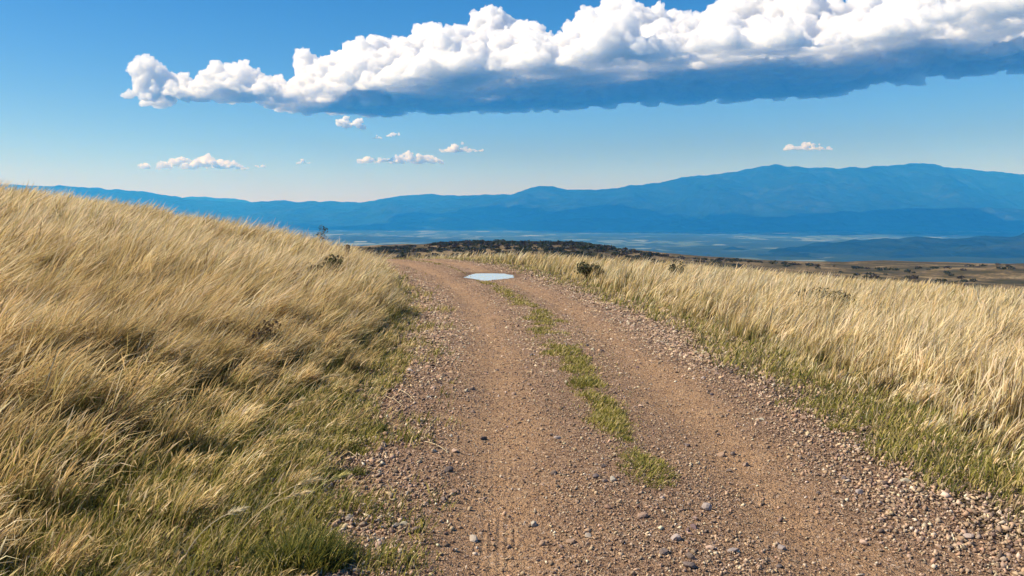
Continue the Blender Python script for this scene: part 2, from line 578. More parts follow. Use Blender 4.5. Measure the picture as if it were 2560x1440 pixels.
def surf_z(x, y, s=None, u=None):
    """height of whatever lies on top at (x, y)"""
    x, y = np.asarray(x, float), np.asarray(y, float)
    if s is None: s, u = road_su(x, y)
    zr = road_z(x, y, s, u) + 0.015
    zl = land(x, y, s)
    return np.where(np.abs(s) < 1.75, zr, zl)

# puddle
def mat_water():
    m, nt, out = new_mat("puddle_water")
    b = NB(nt)
    p = b.principled(out, (0.66, 0.64, 0.62), 0.02, None, 1.0)  # pale base colour paints in the white sky's reflection, besides the real mirroring
    p.inputs["IOR"].default_value = 1.33
    return m
pz = float(surf_z(np.array([PUD[0]]), np.array([PUD[1]]))[0])
th = np.linspace(0, 2 * np.pi, 72, endpoint=False)
rad = 1 + 0.10 * np.sin(3 * th + 1) + 0.06 * np.sin(5 * th) + 0.04 * np.sin(9 * th + 2)
rings = []
for k in np.linspace(0.0, 1.0, 8):
    rings.append(np.stack([PUD[0] + 1.0 * k * rad * np.cos(th), PUD[1] + 1.8 * k * rad * np.sin(th), np.full_like(th, pz + 0.073)], -1))
P = np.stack(rings + [], 0)
P = np.concatenate([P, P[:, :1]], 1)
o = link("puddle", grid_mesh("puddle", P, flip=True), mat_water())
tag(o, "shallow rain puddle mirroring the white sky in the wheel rut", "puddle", kind="structure")

# ------------------------------------------------------------------ gravel and stones
def mat_vcol(name, rough=0.9, transl=0.0, spec=0.15, bump=0.0):
    m, nt, out = new_mat(name)
    b = NB(nt)
    c = b.attr("col", "Color")
    nrm = None
    if bump:
        nrm = b.bump(b.noise(b.pos(), 60, 4, 0.7), bump, 0.006)
        c = b.mix(b.mrange(b.noise(b.pos(), 90, 3, 0.7), 0.35, 0.7, 0.0, 0.4), c, b.mix(0.5, c, (0.62, 0.52, 0.44)))
    if transl:
        d = b.n("ShaderNodeBsdfPrincipled")
        b.l(c, d.inputs["Base Color"]); d.inputs["Roughness"].default_value = rough; d.inputs["Specular IOR Level"].default_value = spec
        t = b.n("ShaderNodeBsdfTranslucent"); b.l(c, t.inputs["Color"])
        mx = b.n("ShaderNodeMixShader"); mx.inputs[0].default_value = transl
        b.l(d.outputs[0], mx.inputs[1]); b.l(t.outputs[0], mx.inputs[2]); b.l(mx.outputs[0], out.inputs["Surface"])
    else:
        b.principled(out, c, rough, nrm, spec)
    return m

def rand_rot(n, rg):
    q = rg.normal(size=(n, 4)); q /= np.linalg.norm(q, axis=1)[:, None]
    w, x, y, z = q.T
    return np.stack([np.stack([1 - 2 * (y * y + z * z), 2 * (x * y - z * w), 2 * (x * z + y * w)], -1),
                     np.stack([2 * (x * y + z * w), 1 - 2 * (x * x + z * z), 2 * (y * z - x * w)], -1),
                     np.stack([2 * (x * z - y * w), 2 * (y * z + x * w), 1 - 2 * (x * x + y * y)], -1)], 1)

def stone_cols(n, rg):
    pal = np.array([(0.30, 0.195, 0.140), (0.42, 0.28, 0.19), (0.50, 0.35, 0.245), (0.20, 0.135, 0.105), (0.60, 0.47, 0.36), (0.36, 0.255, 0.205), (0.085, 0.06, 0.052), (0.68, 0.58, 0.48)])
    k = rg.choice(len(pal), n, p=[.22, .17, .12, .18, .08, .11, .09, .03])
    return np.clip(pal[k] * (0.96, 0.96, 0.86) * rg.uniform(0.8, 1.2, (n, 1)) * rg.uniform(0.93, 1.07, (n, 3)), 0.02, 0.8)

IC_V, IC_F = ico_verts(1)
DM_V = np.array([(math.cos(a), math.sin(a), -0.35) for a in np.linspace(0, 2 * math.pi, 5, endpoint=False)] + [(0.1, -0.05, 0.62)])
DM_F = np.array([(k, (k + 1) % 5, 5) for k in range(5)])
OC_V = np.array([(1, 0, 0), (-1, 0, 0), (0, 1, 0), (0, -1, 0), (0, 0, 1), (0, 0, -1)], float)
OC_F = np.array([(0, 2, 4), (2, 1, 4), (1, 3, 4), (3, 0, 4), (2, 0, 5), (1, 2, 5), (3, 1, 5), (0, 3, 5)])

def stone_mesh(name, x, y, z, size, rg, base=(None, None), cols=None):
    BV, BF = base
    n, k = len(x), len(BV)
    V = BV[None] * rg.uniform(0.6, 1.4, (n, k, 1))
    V = V * np.stack([rg.uniform(0.8, 1.35, n), rg.uniform(0.6, 1.0, n), rg.uniform(0.45, 0.95, n)], -1)[:, None]
    tilt = rand_rot(n, rg)
    a = rg.uniform(0, 2 * np.pi, n)
    V = V + 0.35 * (np.einsum('nij,nkj->nki', tilt, V) - V)
    c, s_ = np.cos(a)[:, None], np.sin(a)[:, None]
    V = np.stack([V[..., 0] * c - V[..., 1] * s_, V[..., 0] * s_ + V[..., 1] * c, V[..., 2]], -1)
    V = V * size[:, None, None] * 0.5
    V = V + np.stack([x, y, z + size * 0.17], -1)[:, None]
    F = BF[None] + (np.arange(n) * k)[:, None, None]
    cc = np.repeat(cols if cols is not None else stone_cols(n, rg), k, axis=0)
    return mesh_np(name, V.reshape(-1, 3), F.reshape(-1, 3), np.full(n * len(BF), 3), cc)

def road_points(n, rg, u0, u1, smax, power):
    """points scattered over the track, thinner with distance"""
    t = rg.uniform(0, 1, n)
    if power == 1: u = u0 * (u1 / u0) ** t
    else: u = (u0 ** (1 - power) + t * (u1 ** (1 - power) - u0 ** (1 - power))) ** (1 / (1 - power))
    s = rg.uniform(-smax, smax, n)
    c = np.stack([np.interp(u, CLU, CLF[:, 0]), np.interp(u, CLU, CLF[:, 1])], -1)
    i = np.clip(np.searchsorted(us, u), 1, len(us) - 1)
    return c[:, 0] + s * nx_[i], c[:, 1] + s * ny_[i], s, u

def stoniness(x, y, s):
    tr = np.minimum(np.abs(s + 0.80), np.abs(s - 0.78)) + 0.30 * n2(x, y, 1.3, 71)
    return 0.36 + 0.64 * sstep(0.06, 0.42, tr)

MS = mat_vcol("gravel_stone", 0.9, 0, 0.15, 0.5)
rg = np.random.default_rng(21)
def gravel(n, u0, u1, power, lo, hi, base, seed):
    rg = np.random.default_rng(seed)
    x, y, s, u = road_points(n, rg, u0, u1, 2.5, power)
    fade = sstep(7.2, 11.5, u) if seed == 2 else (sstep(12.5, 8.5, u) if seed == 1 else 1.0)
    keep = rg.uniform(0, 1, n) < fade * stoniness(x, y, s) * (1 - 0.6 * sstep(1.9, 2.5, np.abs(s))) * (0.55 + 0.45 * sstep(-0.3, 0.3, n2(x, y, 0.45, 74)))
    q = ((x - PUD[0]) / 1.0) ** 2 + ((y - PUD[1]) / 1.6) ** 2
    keep &= q > 1.0
    x, y, s, u = x[keep], y[keep], s[keep], u[keep]
    size = lo * (hi / lo) ** (rg.uniform(0, 1, len(x)) ** 1.7) * (0.75 + 0.5 * sstep(0.9, 1.7, np.abs(s)))
    return x, y, surf_z(x, y, s, u), size, s

for (n, u0, u1, pw, lo, hi, base, seed) in ((100000, 3.2, 12.5, 1.4, 0.012, 0.044, (OC_V, OC_F), 1), (96000, 7.2, 36.0, 1.55, 0.024, 0.070, (DM_V, DM_F), 2), (2600, 3.3, 13.0, 1.3, 0.026, 0.055, (IC_V, IC_F), 3)):
    x, y, z, size, s = gravel(n, u0, u1, pw, lo, hi, base, seed)
    me = stone_mesh("gravel", x, y, z, size, np.random.default_rng(seed + 50), base)
    o = link("gravel", me, MS)
    tag(o, ["fine brown gravel strewn over the near track", "fine pinkish gravel over the track further up the hill", "coarse angular pebbles along the stony track"][seed - 1], "gravel", kind="stuff")

# ------------------------------------------------------------------ grass
def blades(name, x, y, z, L, w, lean, wind, cbase, ctip, rg, seg3=True, head=None):
    """grass blades as tapering bent strips in one mesh; lean 0..1, wind = heading (radians from +x) of the lean"""
    n = len(x)
    ts = np.array([0.0, 0.42, 0.76, 1.0]) if seg3 else np.array([0.0, 0.58, 1.0])
    k = len(ts)
    wx, wy = np.cos(wind), np.sin(wind)
    T = ts[None]
    horiz = lean[:, None] * (0.35 * T + 0.65 * T ** 1.9)
    vert = T * np.sqrt(np.maximum(0.05, 1 - (0.85 * lean[:, None] * T) ** 2))
    P = np.stack([x[:, None] + wx[:, None] * horiz * L[:, None], y[:, None] + wy[:, None] * horiz * L[:, None], z[:, None] - 0.02 + vert * L[:, None]], -1)
    yaw = rg.uniform(0, np.pi, n)
    side = np.stack([np.cos(yaw), np.sin(yaw), np.zeros(n)], -1)
    prof = np.array([1.0, 0.85, 0.6]) if seg3 else np.array([1.0, 0.75])
    W_ = w[:, None] * prof[None]
    if head is not None:
        W_[:, -1] *= head
    half = 0.5 * W_[..., None] * side[:, None]
    Lp, Rp = P[:, :-1] - half, P[:, :-1] + half
    nv = 2 * (k - 1) + 1
    V = np.empty((n, nv, 3))
    V[:, 0:2 * (k - 1):2] = Lp
    V[:, 1:2 * (k - 1):2] = Rp
    V[:, -1] = P[:, -1]
    if seg3:
        f = np.array([0, 1, 3, 2, 2, 3, 5, 4, 4, 5, 6]); tot = [4, 4, 3]
    else:
        f = np.array([0, 1, 3, 2, 2, 3, 4]); tot = [4, 3]
    loops = f[None] + (np.arange(n) * nv)[:, None]
    tt = np.empty(nv); tt[0:-1:2] = ts[:-1]; tt[1:-1:2] = ts[:-1]; tt[-1] = 1
    g = (tt ** 1.0)[None, :, None]
    C = cbase[:, None] * (1 - g) + ctip[:, None] * g
    return mesh_np(name, V.reshape(-1, 3), loops.ravel(), np.tile(tot, n), C.reshape(-1, 3))

MG = mat_vcol("grass_blades", 0.65, 0.38, 0.25)

def view_points(n, rg, d0, d1, power, az0, az1):
    """points scattered round the camera's foot, thinner with distance"""
    t = rg.uniform(0, 1, n)
    d = (d0 ** (1 - power) + t * (d1 ** (1 - power) - d0 ** (1 - power))) ** (1 / (1 - power))
    a = np.radians(rg.uniform(az0, az1, n))
    return d * np.sin(a), d * np.cos(a), d

def pick(cols, wts, rg):
    """cols (k,3), wts (n,k) -> one colour per row"""
    c = np.cumsum(wts / wts.sum(1, keepdims=True), 1)
    i = (rg.uniform(0, 1, (len(wts), 1)) > c).sum(1).clip(0, len(cols) - 1)
    return cols[i], i

STRAW = np.array([(0.90, 0.75, 0.50), (0.79, 0.58, 0.28), (0.60, 0.45, 0.20), (0.36, 0.34, 0.09), (0.18, 0.205, 0.04), (0.22, 0.14, 0.07)])
#                 pale            golden           tan           olive               green            dead brown

def edge_noise(x, y):
    return 0.28 * fbm2(x, y, 1.6, 3, 91)

def field_weights(x, y, s, side):
    big = fbm2(x, y, 7.0, 3, 95)
    mid = fbm2(x, y, 1.9, 3, 97)
    out_ = np.abs(s) - 1.75
    d = np.hypot(x, y)
    vg = 1 - sstep(0.15, 1.6 if side < 0 else 1.1, out_ + 0.6 * mid)              # verge: greener
    lowg = sstep(11.0, 5.2, d) if side < 0 else 0.25 * sstep(13, 7, d)
    grn = np.clip(0.85 * vg + 0.95 * lowg * sstep(-0.8, 0.3, mid) + 0.30 * sstep(0.1, 0.9, mid), 0, 1)
    br = 1.3 * sstep(0.3, 0.8, fbm2(x, y, 1.3, 2, 99) - 0.2 * vg)
    pale = np.clip(sstep(-0.5, 0.6, big) + (0.9 if side < 0 else 0.35) * np.exp(-(((x + 4.5) / 3.2) ** 2 + ((y - 15.5) / 4.5) ** 2)) + (0.15 if side > 0 else 0), 0, 1.4)
    w = np.stack([0.25 + 1.5 * pale * (1 - grn), 0.45 + 0.5 * (1 - pale), 0.5 + 0 * x, 0.18 + 0.9 * grn, 0.05 + 1.25 * grn ** 1.4, 0.10 + 0.9 * br], -1)
    return w, grn, br, mid

def grow_field(name, side, n, d0, d1, power, az0, az1, seed, seg3, wmul, label):
    rg = np.random.default_rng(seed)
    x, y, d = view_points(n, rg, d0, d1, power, az0, az1)
    # gather the blades into tussocks
    cs = 0.36
    jx = np.floor(x / cs); jy = np.floor(y / cs)
    h = _hash(jx.astype(np.int64), jy.astype(np.int64), np.zeros(len(x), np.int64), 5)
    tx, ty = (jx + (h & 255) / 255.0) * cs, (jy + ((h >> 8) & 255) / 255.0) * cs
    pull = rg.uniform(0.1, 0.85, len(x)) * (0.25 + 0.75 * ((h >> 16) & 255) / 255.0)
    x, y = x + (tx - x) * pull, y + (ty - y) * pull
    tus = ((h >> 4) & 1023) / 1023.0            # one number per tussock
    tus2 = ((h >> 14) & 1023) / 1023.0
    s, u = road_su(x, y)
    out_ = side * s - 1.72 + edge_noise(x, y) - (0.12 + 0.22 * sstep(13, 6, d) if side > 0 else 0.0)
    keep = (out_ > 0) & (rg.uniform(0, 1, len(x)) < 0.25 + 0.75 * sstep(0.0, 0.7, out_))
    bare = sstep(0.45, 0.8, fbm2(x, y, 1.3, 2, 99) + 0.18 * sstep(13, 6, d))
    keep &= rg.uniform(0, 1, len(x)) > (0.8 if side < 0 else 0.6) * bare
    if side < 0: keep &= rg.uniform(0, 1, len(x)) < 1 - 0.5 * sstep(8.0, 4.0, d) * sstep(3.2, 0.8, out_)
    x, y, s, u, d, out_, tus, tus2 = x[keep], y[keep], s[keep], u[keep], d[keep], out_[keep], tus[keep], tus2[keep]
    n = len(x)
    z = land(x, y, s)
    w, grn, br, mid = field_weights(x, y, s, side)
    w[:, 0] += 1.6 * sstep(0.62, 0.95, tus) * (1 - 0.8 * grn)
    w[:, 2] += 0.8 * sstep(0.35, 0.05, tus)
    w[:, 5] += 0.9 * sstep(0.86, 0.97, tus2)
    w[:, 3] += 0.6 * sstep(0.25, 0.05, tus2)
    ctip, idx = pick(STRAW, w, rg)
    vary = rg.uniform(0.78, 1.18, (n, 1)) * rg.uniform(0.94, 1.06, (n, 3)) * (0.86 + 0.28 * tus)[:, None]
    ctip = ctip * vary
    cb = np.array([(0.46, 0.37, 0.16), (0.42, 0.31, 0.12), (0.32, 0.27, 0.09), (0.20, 0.23, 0.055), (0.11, 0.16, 0.03), (0.14, 0.09, 0.05)])[idx] * vary
    reach = np.where(d < 14, 1.25 + (1.5 if side < 0 else 0.3) * sstep(12, 5, d), 1.25)
    grow = sstep(0.0, 1.0, (out_ + 0.25 * mid) / reach)
    tall = ((0.62 if side < 0 else 0.53) + 0.12 * fbm2(x, y, 3.0, 2, 101)) * (1 - 0.30 * sstep(20, 32, d))
    L = (0.11 + (tall - 0.11) * grow) * rg.uniform(0.5, 1.15, n) * (0.68 + 0.5 * tus2) * np.where(idx == 4, 0.55, 1) * np.where(idx == 3, 0.75, 1)
    gust = fbm2(x, y, 2.6, 2, 103)
    lean = np.clip((0.64 if side < 0 else 0.54) + 0.20 * gust + 0.22 * (tus - 0.5) + rg.normal(0, 0.19, n), 0.05, 0.97)
    wind = rg.normal(0.0, 0.5, n) + 0.3 * gust + 0.7 * (tus2 - 0.5) + (-0.15 if side < 0 else 0.05)
    wid = wmul * (0.0030 + 0.00075 * d) * rg.uniform(0.6, 1.3, n) * np.where(idx >= 3, 1.25, 1.0)
    head = np.where((idx < 3) & (rg.uniform(0, 1, n) < 0.55), 2.4, 1.0)
    me = blades(name, x, y, z, L, wid, lean, wind, cb, ctip, rg, seg3, head)
    o = link(name, me, MG)
    return tag(o, label, "grass", kind="stuff")

grow_field("dry_grass", -1, 120000, 2.6, 7.6, 1.2, -54, 2, 201, True, 0.85, "long wind-bent golden and green grass on the near bank of the track")
grow_field("dry_grass", -1, 260000, 7.2, 44, 1.5, -50, 6, 202, False, 0.72, "golden grass sweeping over the top of the bank")
grow_field("dry_grass", 1, 60000, 4.0, 8.5, 1.2, 10, 54, 203, True, 0.85, "tall straw-coloured grass beside the near outer edge of the track")
grow_field("dry_grass", 1, 260000, 8, 70, 1.5, -22, 50, 204, False, 0.66, "pale dry grass field sloping down beyond the track")

# short green and yellow turf along the verges and down the middle of the track
TURF = np.array([(0.21, 0.205, 0.038), (0.37, 0.325, 0.065), (0.53, 0.43, 0.16), (0.085, 0.105, 0.028), (0.66, 0.52, 0.28)])
def turf(name, x, y, s, d, rg, hgt, label, wts=(0.27, 0.25, 0.18, 0.17, 0.13), seg3=False):
    n = len(x)
    z = surf_z(x, y)
    k = rg.choice(5, n, p=wts)
    c = TURF[k] * rg.uniform(0.75, 1.2, (n, 1))
    L = hgt * rg.uniform(0.45, 1.25, n)
    wid = (0.0030 + 0.0009 * d) * rg.uniform(0.7, 1.4, n)
    lean = np.clip(rg.normal(0.62, 0.22, n), 0.05, 0.98)
    wind = np.where(rg.uniform(0, 1, n) < 0.55, rg.normal(0.0, 0.7, n), rg.uniform(-np.pi, np.pi, n))
    me = blades(name, x, y, z, L, wid, lean, wind, c * 0.8, c, rg, seg3)
    o = link(name, me, MG)
    return tag(o, label, "grass", kind="stuff") if label else o

def turf_field(n, seed, az0, az1, d0, d1, inside, hgt, label, wts=(0.27, 0.25, 0.18, 0.17, 0.13)):
    rg = np.random.default_rng(seed)
    x, y, d = view_points(n, rg, d0, d1, 1.45, az0, az1)
    s, u = road_su(x, y)
    p = inside(x, y, s, u, d)
    k = rg.uniform(0, 1, n) < p
    x, y, s, d = x[k], y[k], s[k], d[k]
    h = hgt * (0.55 + 0.45 * np.clip(p[k], 0, 1))
    return turf("turf", x, y, s, d, rg, h, label, wts)

def left_verge(x, y, s, u, d):
    o_ = -s - 1.55 + 1.2 * edge_noise(x, y)
    spread = 1.0 + 2.6 * sstep(11, 5, d)
    patch = sstep(-0.35, 0.25, fbm2(x, y, 0.7, 3, 121) + 0.9 * sstep(0.0, 1.0, o_) - 0.25)
    return patch * sstep(-0.42, 0.1, o_) * (1 - sstep(spread, spread + 1.2, o_))
def right_verge(x, y, s, u, d):
    o_ = s - 1.66 - 0.28 * sstep(13, 6, d) + 1.3 * edge_noise(x + 40, y)
    patch = sstep(-0.3, 0.25, fbm2(x, y, 0.8, 3, 131) + 1.1 * sstep(0.0, 0.5, o_) - 0.12)
    return patch * sstep(-0.2, 0.15, o_) * (1 - sstep(0.30, 1.15, o_))
def middle(x, y, s, u, d):
    half = interp_curve([(4, 0.0), (5.8, 0.05), (6.3, 0.16), (7.4, 0.20), (7.75, 0.10), (8.1, 0.22), (10, 0.30), (14, 0.30), (18.5, 0.24), (20.2, 0.10), (21, 0.02), (26, 0.05), (29, 0.20), (33, 0.25), (40, 0.25)], u)
    c = 0.08 + 0.06 * n2(u, u * 0, 2.1, 141)
    n_ = fbm2(x, y, 0.42, 3, 145)
    return sstep(0.12, -0.08, np.abs(s - c) - 0.58 * half * (1 + 1.1 * n_)) * (0.12 + 0.88 * sstep(-0.35, 0.3, n_ + 0.4 * n2(x, y, 1.1, 149) + 0.12)) * sstep(0.0, 0.05, half) + 0.05 * sstep(2.4, 1.0, np.abs(s - c) / (half + 0.02)) * sstep(0.0, 0.05, half)
turf_field(110000, 301, -45, 6, 3.0, 32, left_verge, 0.15, "short green and yellow turf creeping out from the bank onto the stones")
turf_field(120000, 302, -14, 46, 4.5, 34, right_verge, 0.13, "green and straw-flecked turf along the outer edge of the track", (0.24, 0.24, 0.20, 0.16, 0.16))
turf_field(240000, 303, -10, 12, 5.4, 38, middle, 0.07, "narrow green grass strip between the two wheel ruts", (0.22, 0.36, 0.20, 0.11, 0.11))

# ------------------------------------------------------------------ single plants
def at(px, py, ground=True):
    """a spot on the flat hilltop for a point of the photograph"""
    d = EYE * 2000 / (py - 540)
    return (px - 1280) / 2000 * d, d

def tuft(px, py, wid, hgt, n, label, cols=(0.4, 0.25, 0.1, 0.25, 0.0), lean=0.55, seed=1, name="grass_tuft", dep=0.6, cat="grass tuft"):
    rg = np.random.default_rng(seed)
    x0, y0 = at(px, py)
    a, q = rg.uniform(0, 2 * np.pi, n), np.sqrt(rg.uniform(0, 1, n))
    x, y = x0 + np.cos(a) * q * wid / 2, y0 + np.sin(a) * q * wid / 2 * dep
    x, y = x + 0.03 * n2(x, y, 0.08, seed), y + 0.03 * n2(x + 9, y, 0.08, seed)
    k = rg.choice(5, n, p=np.array(cols) / sum(cols))
    c = TURF[k] * rg.uniform(0.75, 1.2, (n, 1))
    z = surf_z(x, y)
    wind = np.where(rg.uniform(0, 1, n) < 0.5, a + rg.normal(0, 0.5, n), rg.normal(0.0, 0.6, n))
    me = blades(name, x - x0, y - y0, z, hgt * rg.uniform(0.4, 1.15, n) * (1.1 - 0.5 * q), 0.0035 * rg.uniform(0.8, 1.5, n) + 0.0006 * y0, np.clip(rg.normal(lean, 0.2, n), 0.05, 0.98), wind, c * 0.8, c, rg, True)
    o = link(name, me, MG)
    o.location = (x0, y0, 0)
    return tag(o, label, cat)

tuft(1618, 1190, 0.36, 0.075, 1500, "lone oval green tuft by itself in the middle of the near track", (0.38, 0.3, 0.12, 0.15, 0.05), 0.7, 1, dep=2.0)
tuft(948, 1090, 0.10, 0.12, 120, "small spiky dark green tuft among stones at the foot of the bank", (0.3, 0.05, 0.0, 0.65, 0), 0.4, 2)
tuft(893, 1140, 0.13, 0.09, 170, "small bright yellow-green tuft just above a wider dark tuft on the verge", (0.5, 0.4, 0.1, 0.0, 0), 0.5, 3)
tuft(872, 1192, 0.24, 0.09, 330, "low wide dark green tuft lying over stones on the verge", (0.45, 0.1, 0.0, 0.45, 0), 0.7, 4)
tuft(755, 1425, 0.42, 0.24, 900, "dense dark green tussock at the lowest corner of the bank", (0.4, 0.12, 0.02, 0.46, 0), 0.5, 5)
tuft(1560, 1112, 0.17, 0.06, 240, "short dark grass tuft where the middle strip peters out", (0.35, 0.2, 0.05, 0.4, 0), 0.65, 6, dep=1.0)
tuft(1450, 972, 0.26, 0.09, 420, "pale green tuft set apart in a gap of the middle strip", (0.4, 0.3, 0.15, 0.15, 0), 0.6, 7, dep=1.6)
tuft(2110, 1075, 0.30, 0.10, 300, "flattened yellowish tuft on stones outside the outer grass edge", (0.2, 0.35, 0.3, 0.1, 0.05), 0.75, 8)

def leafy(name, x0, y0, wid, hgt, n, leaf, cols, label, cat, seed, z0=None, spiky=0.0, stem=None):
    """a shrub: many small leaves through an uneven volume, on a few bare stems"""
    rg = np.random.default_rng(seed)
    root = empty(name, (x0, y0, float(land(np.array([x0]), np.array([y0]))[0]) if z0 is None else z0))
    nb = 9
    ba, bq = rg.uniform(0, 2 * np.pi, nb), np.sqrt(rg.uniform(0, 1, nb)) * 0.72
    bc = np.stack([np.cos(ba) * bq * wid / 2, np.sin(ba) * bq * wid / 2, hgt * rg.uniform(0.35, 0.78, nb)], -1)
    br = np.stack([wid * rg.uniform(0.14, 0.26, nb), wid * rg.uniform(0.14, 0.26, nb), hgt * rg.uniform(0.16, 0.30, nb)], -1)
    k = rg.integers(0, nb, n)
    v = rg.normal(size=(n, 3)); v /= np.linalg.norm(v, axis=1)[:, None]
    c = bc[k] + v * br[k] * (rg.uniform(0.15, 1.0, n) ** 0.5)[:, None]
    c[:, 2] = np.maximum(c[:, 2], 0.03)
    Rm = rand_rot(n, rg)
    sh = np.array([(-0.5, 0, 0), (0, -0.28, 0.05), (0.6, 0, 0), (0, 0.28, 0.05)]) * leaf
    V = np.einsum('nij,kj->nki', Rm, sh) * rg.uniform(0.6, 1.4, (n, 1, 1)) + c[:, None]
    cc = np.array(cols)[rg.integers(0, len(cols), n)] * rg.uniform(0.7, 1.25, (n, 1))
    me = mesh_np("foliage", V.reshape(-1, 3), np.arange(n * 4), np.full(n, 4), np.repeat(cc, 4, 0))
    link("foliage", me, MG, root)
    bm = bmesh.new()
    for q in range(nb):
        a, b_ = Vector((bc[q][0] * 0.15, bc[q][1] * 0.15, -0.05)), Vector(bc[q])
        dr = (b_ - a)
        rot = dr.to_track_quat('Z', 'Y').to_matrix().to_4x4()
        bmesh.ops.create_cone(bm, cap_ends=True, segments=5, radius1=0.020 * wid + 0.002, radius2=0.006 * wid + 0.001, depth=dr.length, matrix=Matrix.Translation((a + b_) / 2) @ rot)
    me = bpy.data.meshes.new("stems"); bm.to_mesh(me); bm.free()
    link("stems", me, MSTEM, root)
    return tag(root, label, cat)

MSTEM, nt_, out_n = new_mat("dry_stem")
b_n = NB(nt_)
b_n.principled(out_n, b_n.ramp(b_n.noise(b_n.pos(), 40, 3), [(0.3, (0.16, 0.11, 0.07)), (0.7, (0.30, 0.22, 0.13))]), 0.9)
DKG = [(0.045, 0.06, 0.025), (0.07, 0.085, 0.03), (0.10, 0.085, 0.045), (0.055, 0.045, 0.03)]
leafy("shrub", 1.95, 20.2, 0.85, 0.44, 800, 0.06, DKG, "dark green heathery shrub standing in pale grass just past the bend", "shrub", 1)
leafy("shrub", 4.1, 20.0, 0.45, 0.62, 600, 0.05, DKG, "small round dark shrub alone in the pale grass field", "shrub", 2)
leafy("shrub", 5.4, 13.4, 1.2, 0.52, 1300, 0.045, DKG, "low spreading dark shrub patch in the tall grass farthest from the track", "shrub", 3)
leafy("shrub", -3.45, 14.4, 1.0, 0.56, 1200, 0.06, DKG + [(0.12, 0.13, 0.05)], "dark tangled shrub low on the flank of the golden bank above the stones", "shrub", 4)
leafy("shrub", -2.6, 7.8, 0.7, 0.44, 700, 0.035, [(0.10, 0.065, 0.04), (0.15, 0.10, 0.06), (0.07, 0.05, 0.035)], "dead brown bracken flattened among the leaning grass of the near bank", "bracken", 5)

# thin sapling on the skyline of the bank
def sapling(x0, y0, hgt, label, seed):
    rg = np.random.default_rng(seed)
    z0 = float(land(np.array([x0]), np.array([y0]))[0])
    root = empty("sapling", (x0, y0, z0))
    bm = bmesh.new()
    def rod(a, b_, r0, r1):
        a, b_ = Vector(a), Vector(b_)
        dr = b_ - a
        bmesh.ops.create_cone(bm, cap_ends=True, segments=6, radius1=r0, radius2=r1, depth=dr.length, matrix=Matrix.Translation((a + b_) / 2) @ dr.to_track_quat('Z', 'Y').to_matrix().to_4x4())
    pts = [(0, 0, -0.05), (0.02, 0, hgt * 0.35), (-0.01, 0, hgt * 0.68), (0.03, 0, hgt)]
    for k in range(3): rod(pts[k], pts[k + 1], 0.022 - 0.006 * k, 0.016 - 0.006 * k)
    tips = []
    for k in range(9):
        t = rg.uniform(0.35, 0.95)
        a = rg.uniform(0, 2 * np.pi)
        p0 = (0.01, 0, hgt * t)
        p1 = (np.cos(a) * 0.20 * (1.2 - t), np.sin(a) * 0.20 * (1.2 - t), hgt * t + 0.16)
        rod(p0, p1, 0.007, 0.003); tips.append(p1)
    me = bpy.data.meshes.new("trunk"); bm.to_mesh(me); bm.free()
    link("trunk", me, MSTEM, root)
    n = 150
    k = rg.integers(0, len(tips), n)
    c = np.array(tips)[k] + rg.normal(0, 0.05, (n, 3))
    V = np.einsum('nij,kj->nki', rand_rot(n, rg), np.array([(-0.5, 0, 0), (0, -0.3, 0), (0.6, 0, 0), (0, 0.3, 0)]) * 0.05) + c[:, None]
    me = mesh_np("foliage", V.reshape(-1, 3), np.arange(n * 4), np.full(n, 4), np.repeat(np.array(DKG)[rg.integers(0, 4, n)], 4, 0))
    link("foliage", me, MG, root)
    return tag(root, label, "sapling")
sapling(-6.05, 25.6, 0.85, "thin dark sapling sticking up from the skyline of the bank", 3)

# weathered stump of a post at the foot of the bank
def stump():
    x0, y0 = -3.95, 19.0
    z0 = float(land(np.array([x0]), np.array([y0]))[0])
    bm = bmesh.new()
    bmesh.ops.create_cone(bm, cap_ends=True, segments=9, radius1=0.085, radius2=0.07, depth=0.62, matrix=Matrix.Translation((0, 0, 0.26)) @ Matrix.Rotation(0.08, 4, 'Y'))
    bmesh.ops.bevel(bm, geom=[e for e in bm.edges], offset=0.008, segments=1, affect='EDGES')
    rg = np.random.default_rng(4)
    for v in bm.verts: v.co += Vector(rg.normal(0, 0.006, 3))
    me = bpy.data.meshes.new("post_stump"); bm.to_mesh(me); bm.free()
    o = link("post_stump", me, MSTEM)
    o.location = (x0, y0, z0)
    tag(o, "short weathered wooden post stump half hidden in the bank grass", "post")
stump()

# seed-headed stalks and fallen dry stalks, each by itself
MSTALK = mat_vcol("dry_stalk", 0.8, 0.25, 0.15)
def tube(bm, pts, r0, r1, seg=5):
    prev = None
    for k, p in enumerate(pts):
        p = Vector(p)
        d = (Vector(pts[min(k + 1, len(pts) - 1)]) - Vector(pts[max(k - 1, 0)])).normalized()
        q = d.to_track_quat('Z', 'Y').to_matrix()
        r = r0 + (r1 - r0) * k / (len(pts) - 1)
        ring = [bm.verts.new(p + q @ Vector((math.cos(a) * r, math.sin(a) * r, 0))) for a in [2 * math.pi * j / seg for j in range(seg)]]
        if prev:
            for j in range(seg): bm.faces.new((prev[j], prev[(j + 1) % seg], ring[(j + 1) % seg], ring[j]))
        prev = ring

def paint(me, col):
    a = me.attributes.new("col", 'FLOAT_COLOR', 'POINT')
    a.data.foreach_set("color", np.tile(np.array([*col, 1], np.float32), len(me.vertices)))

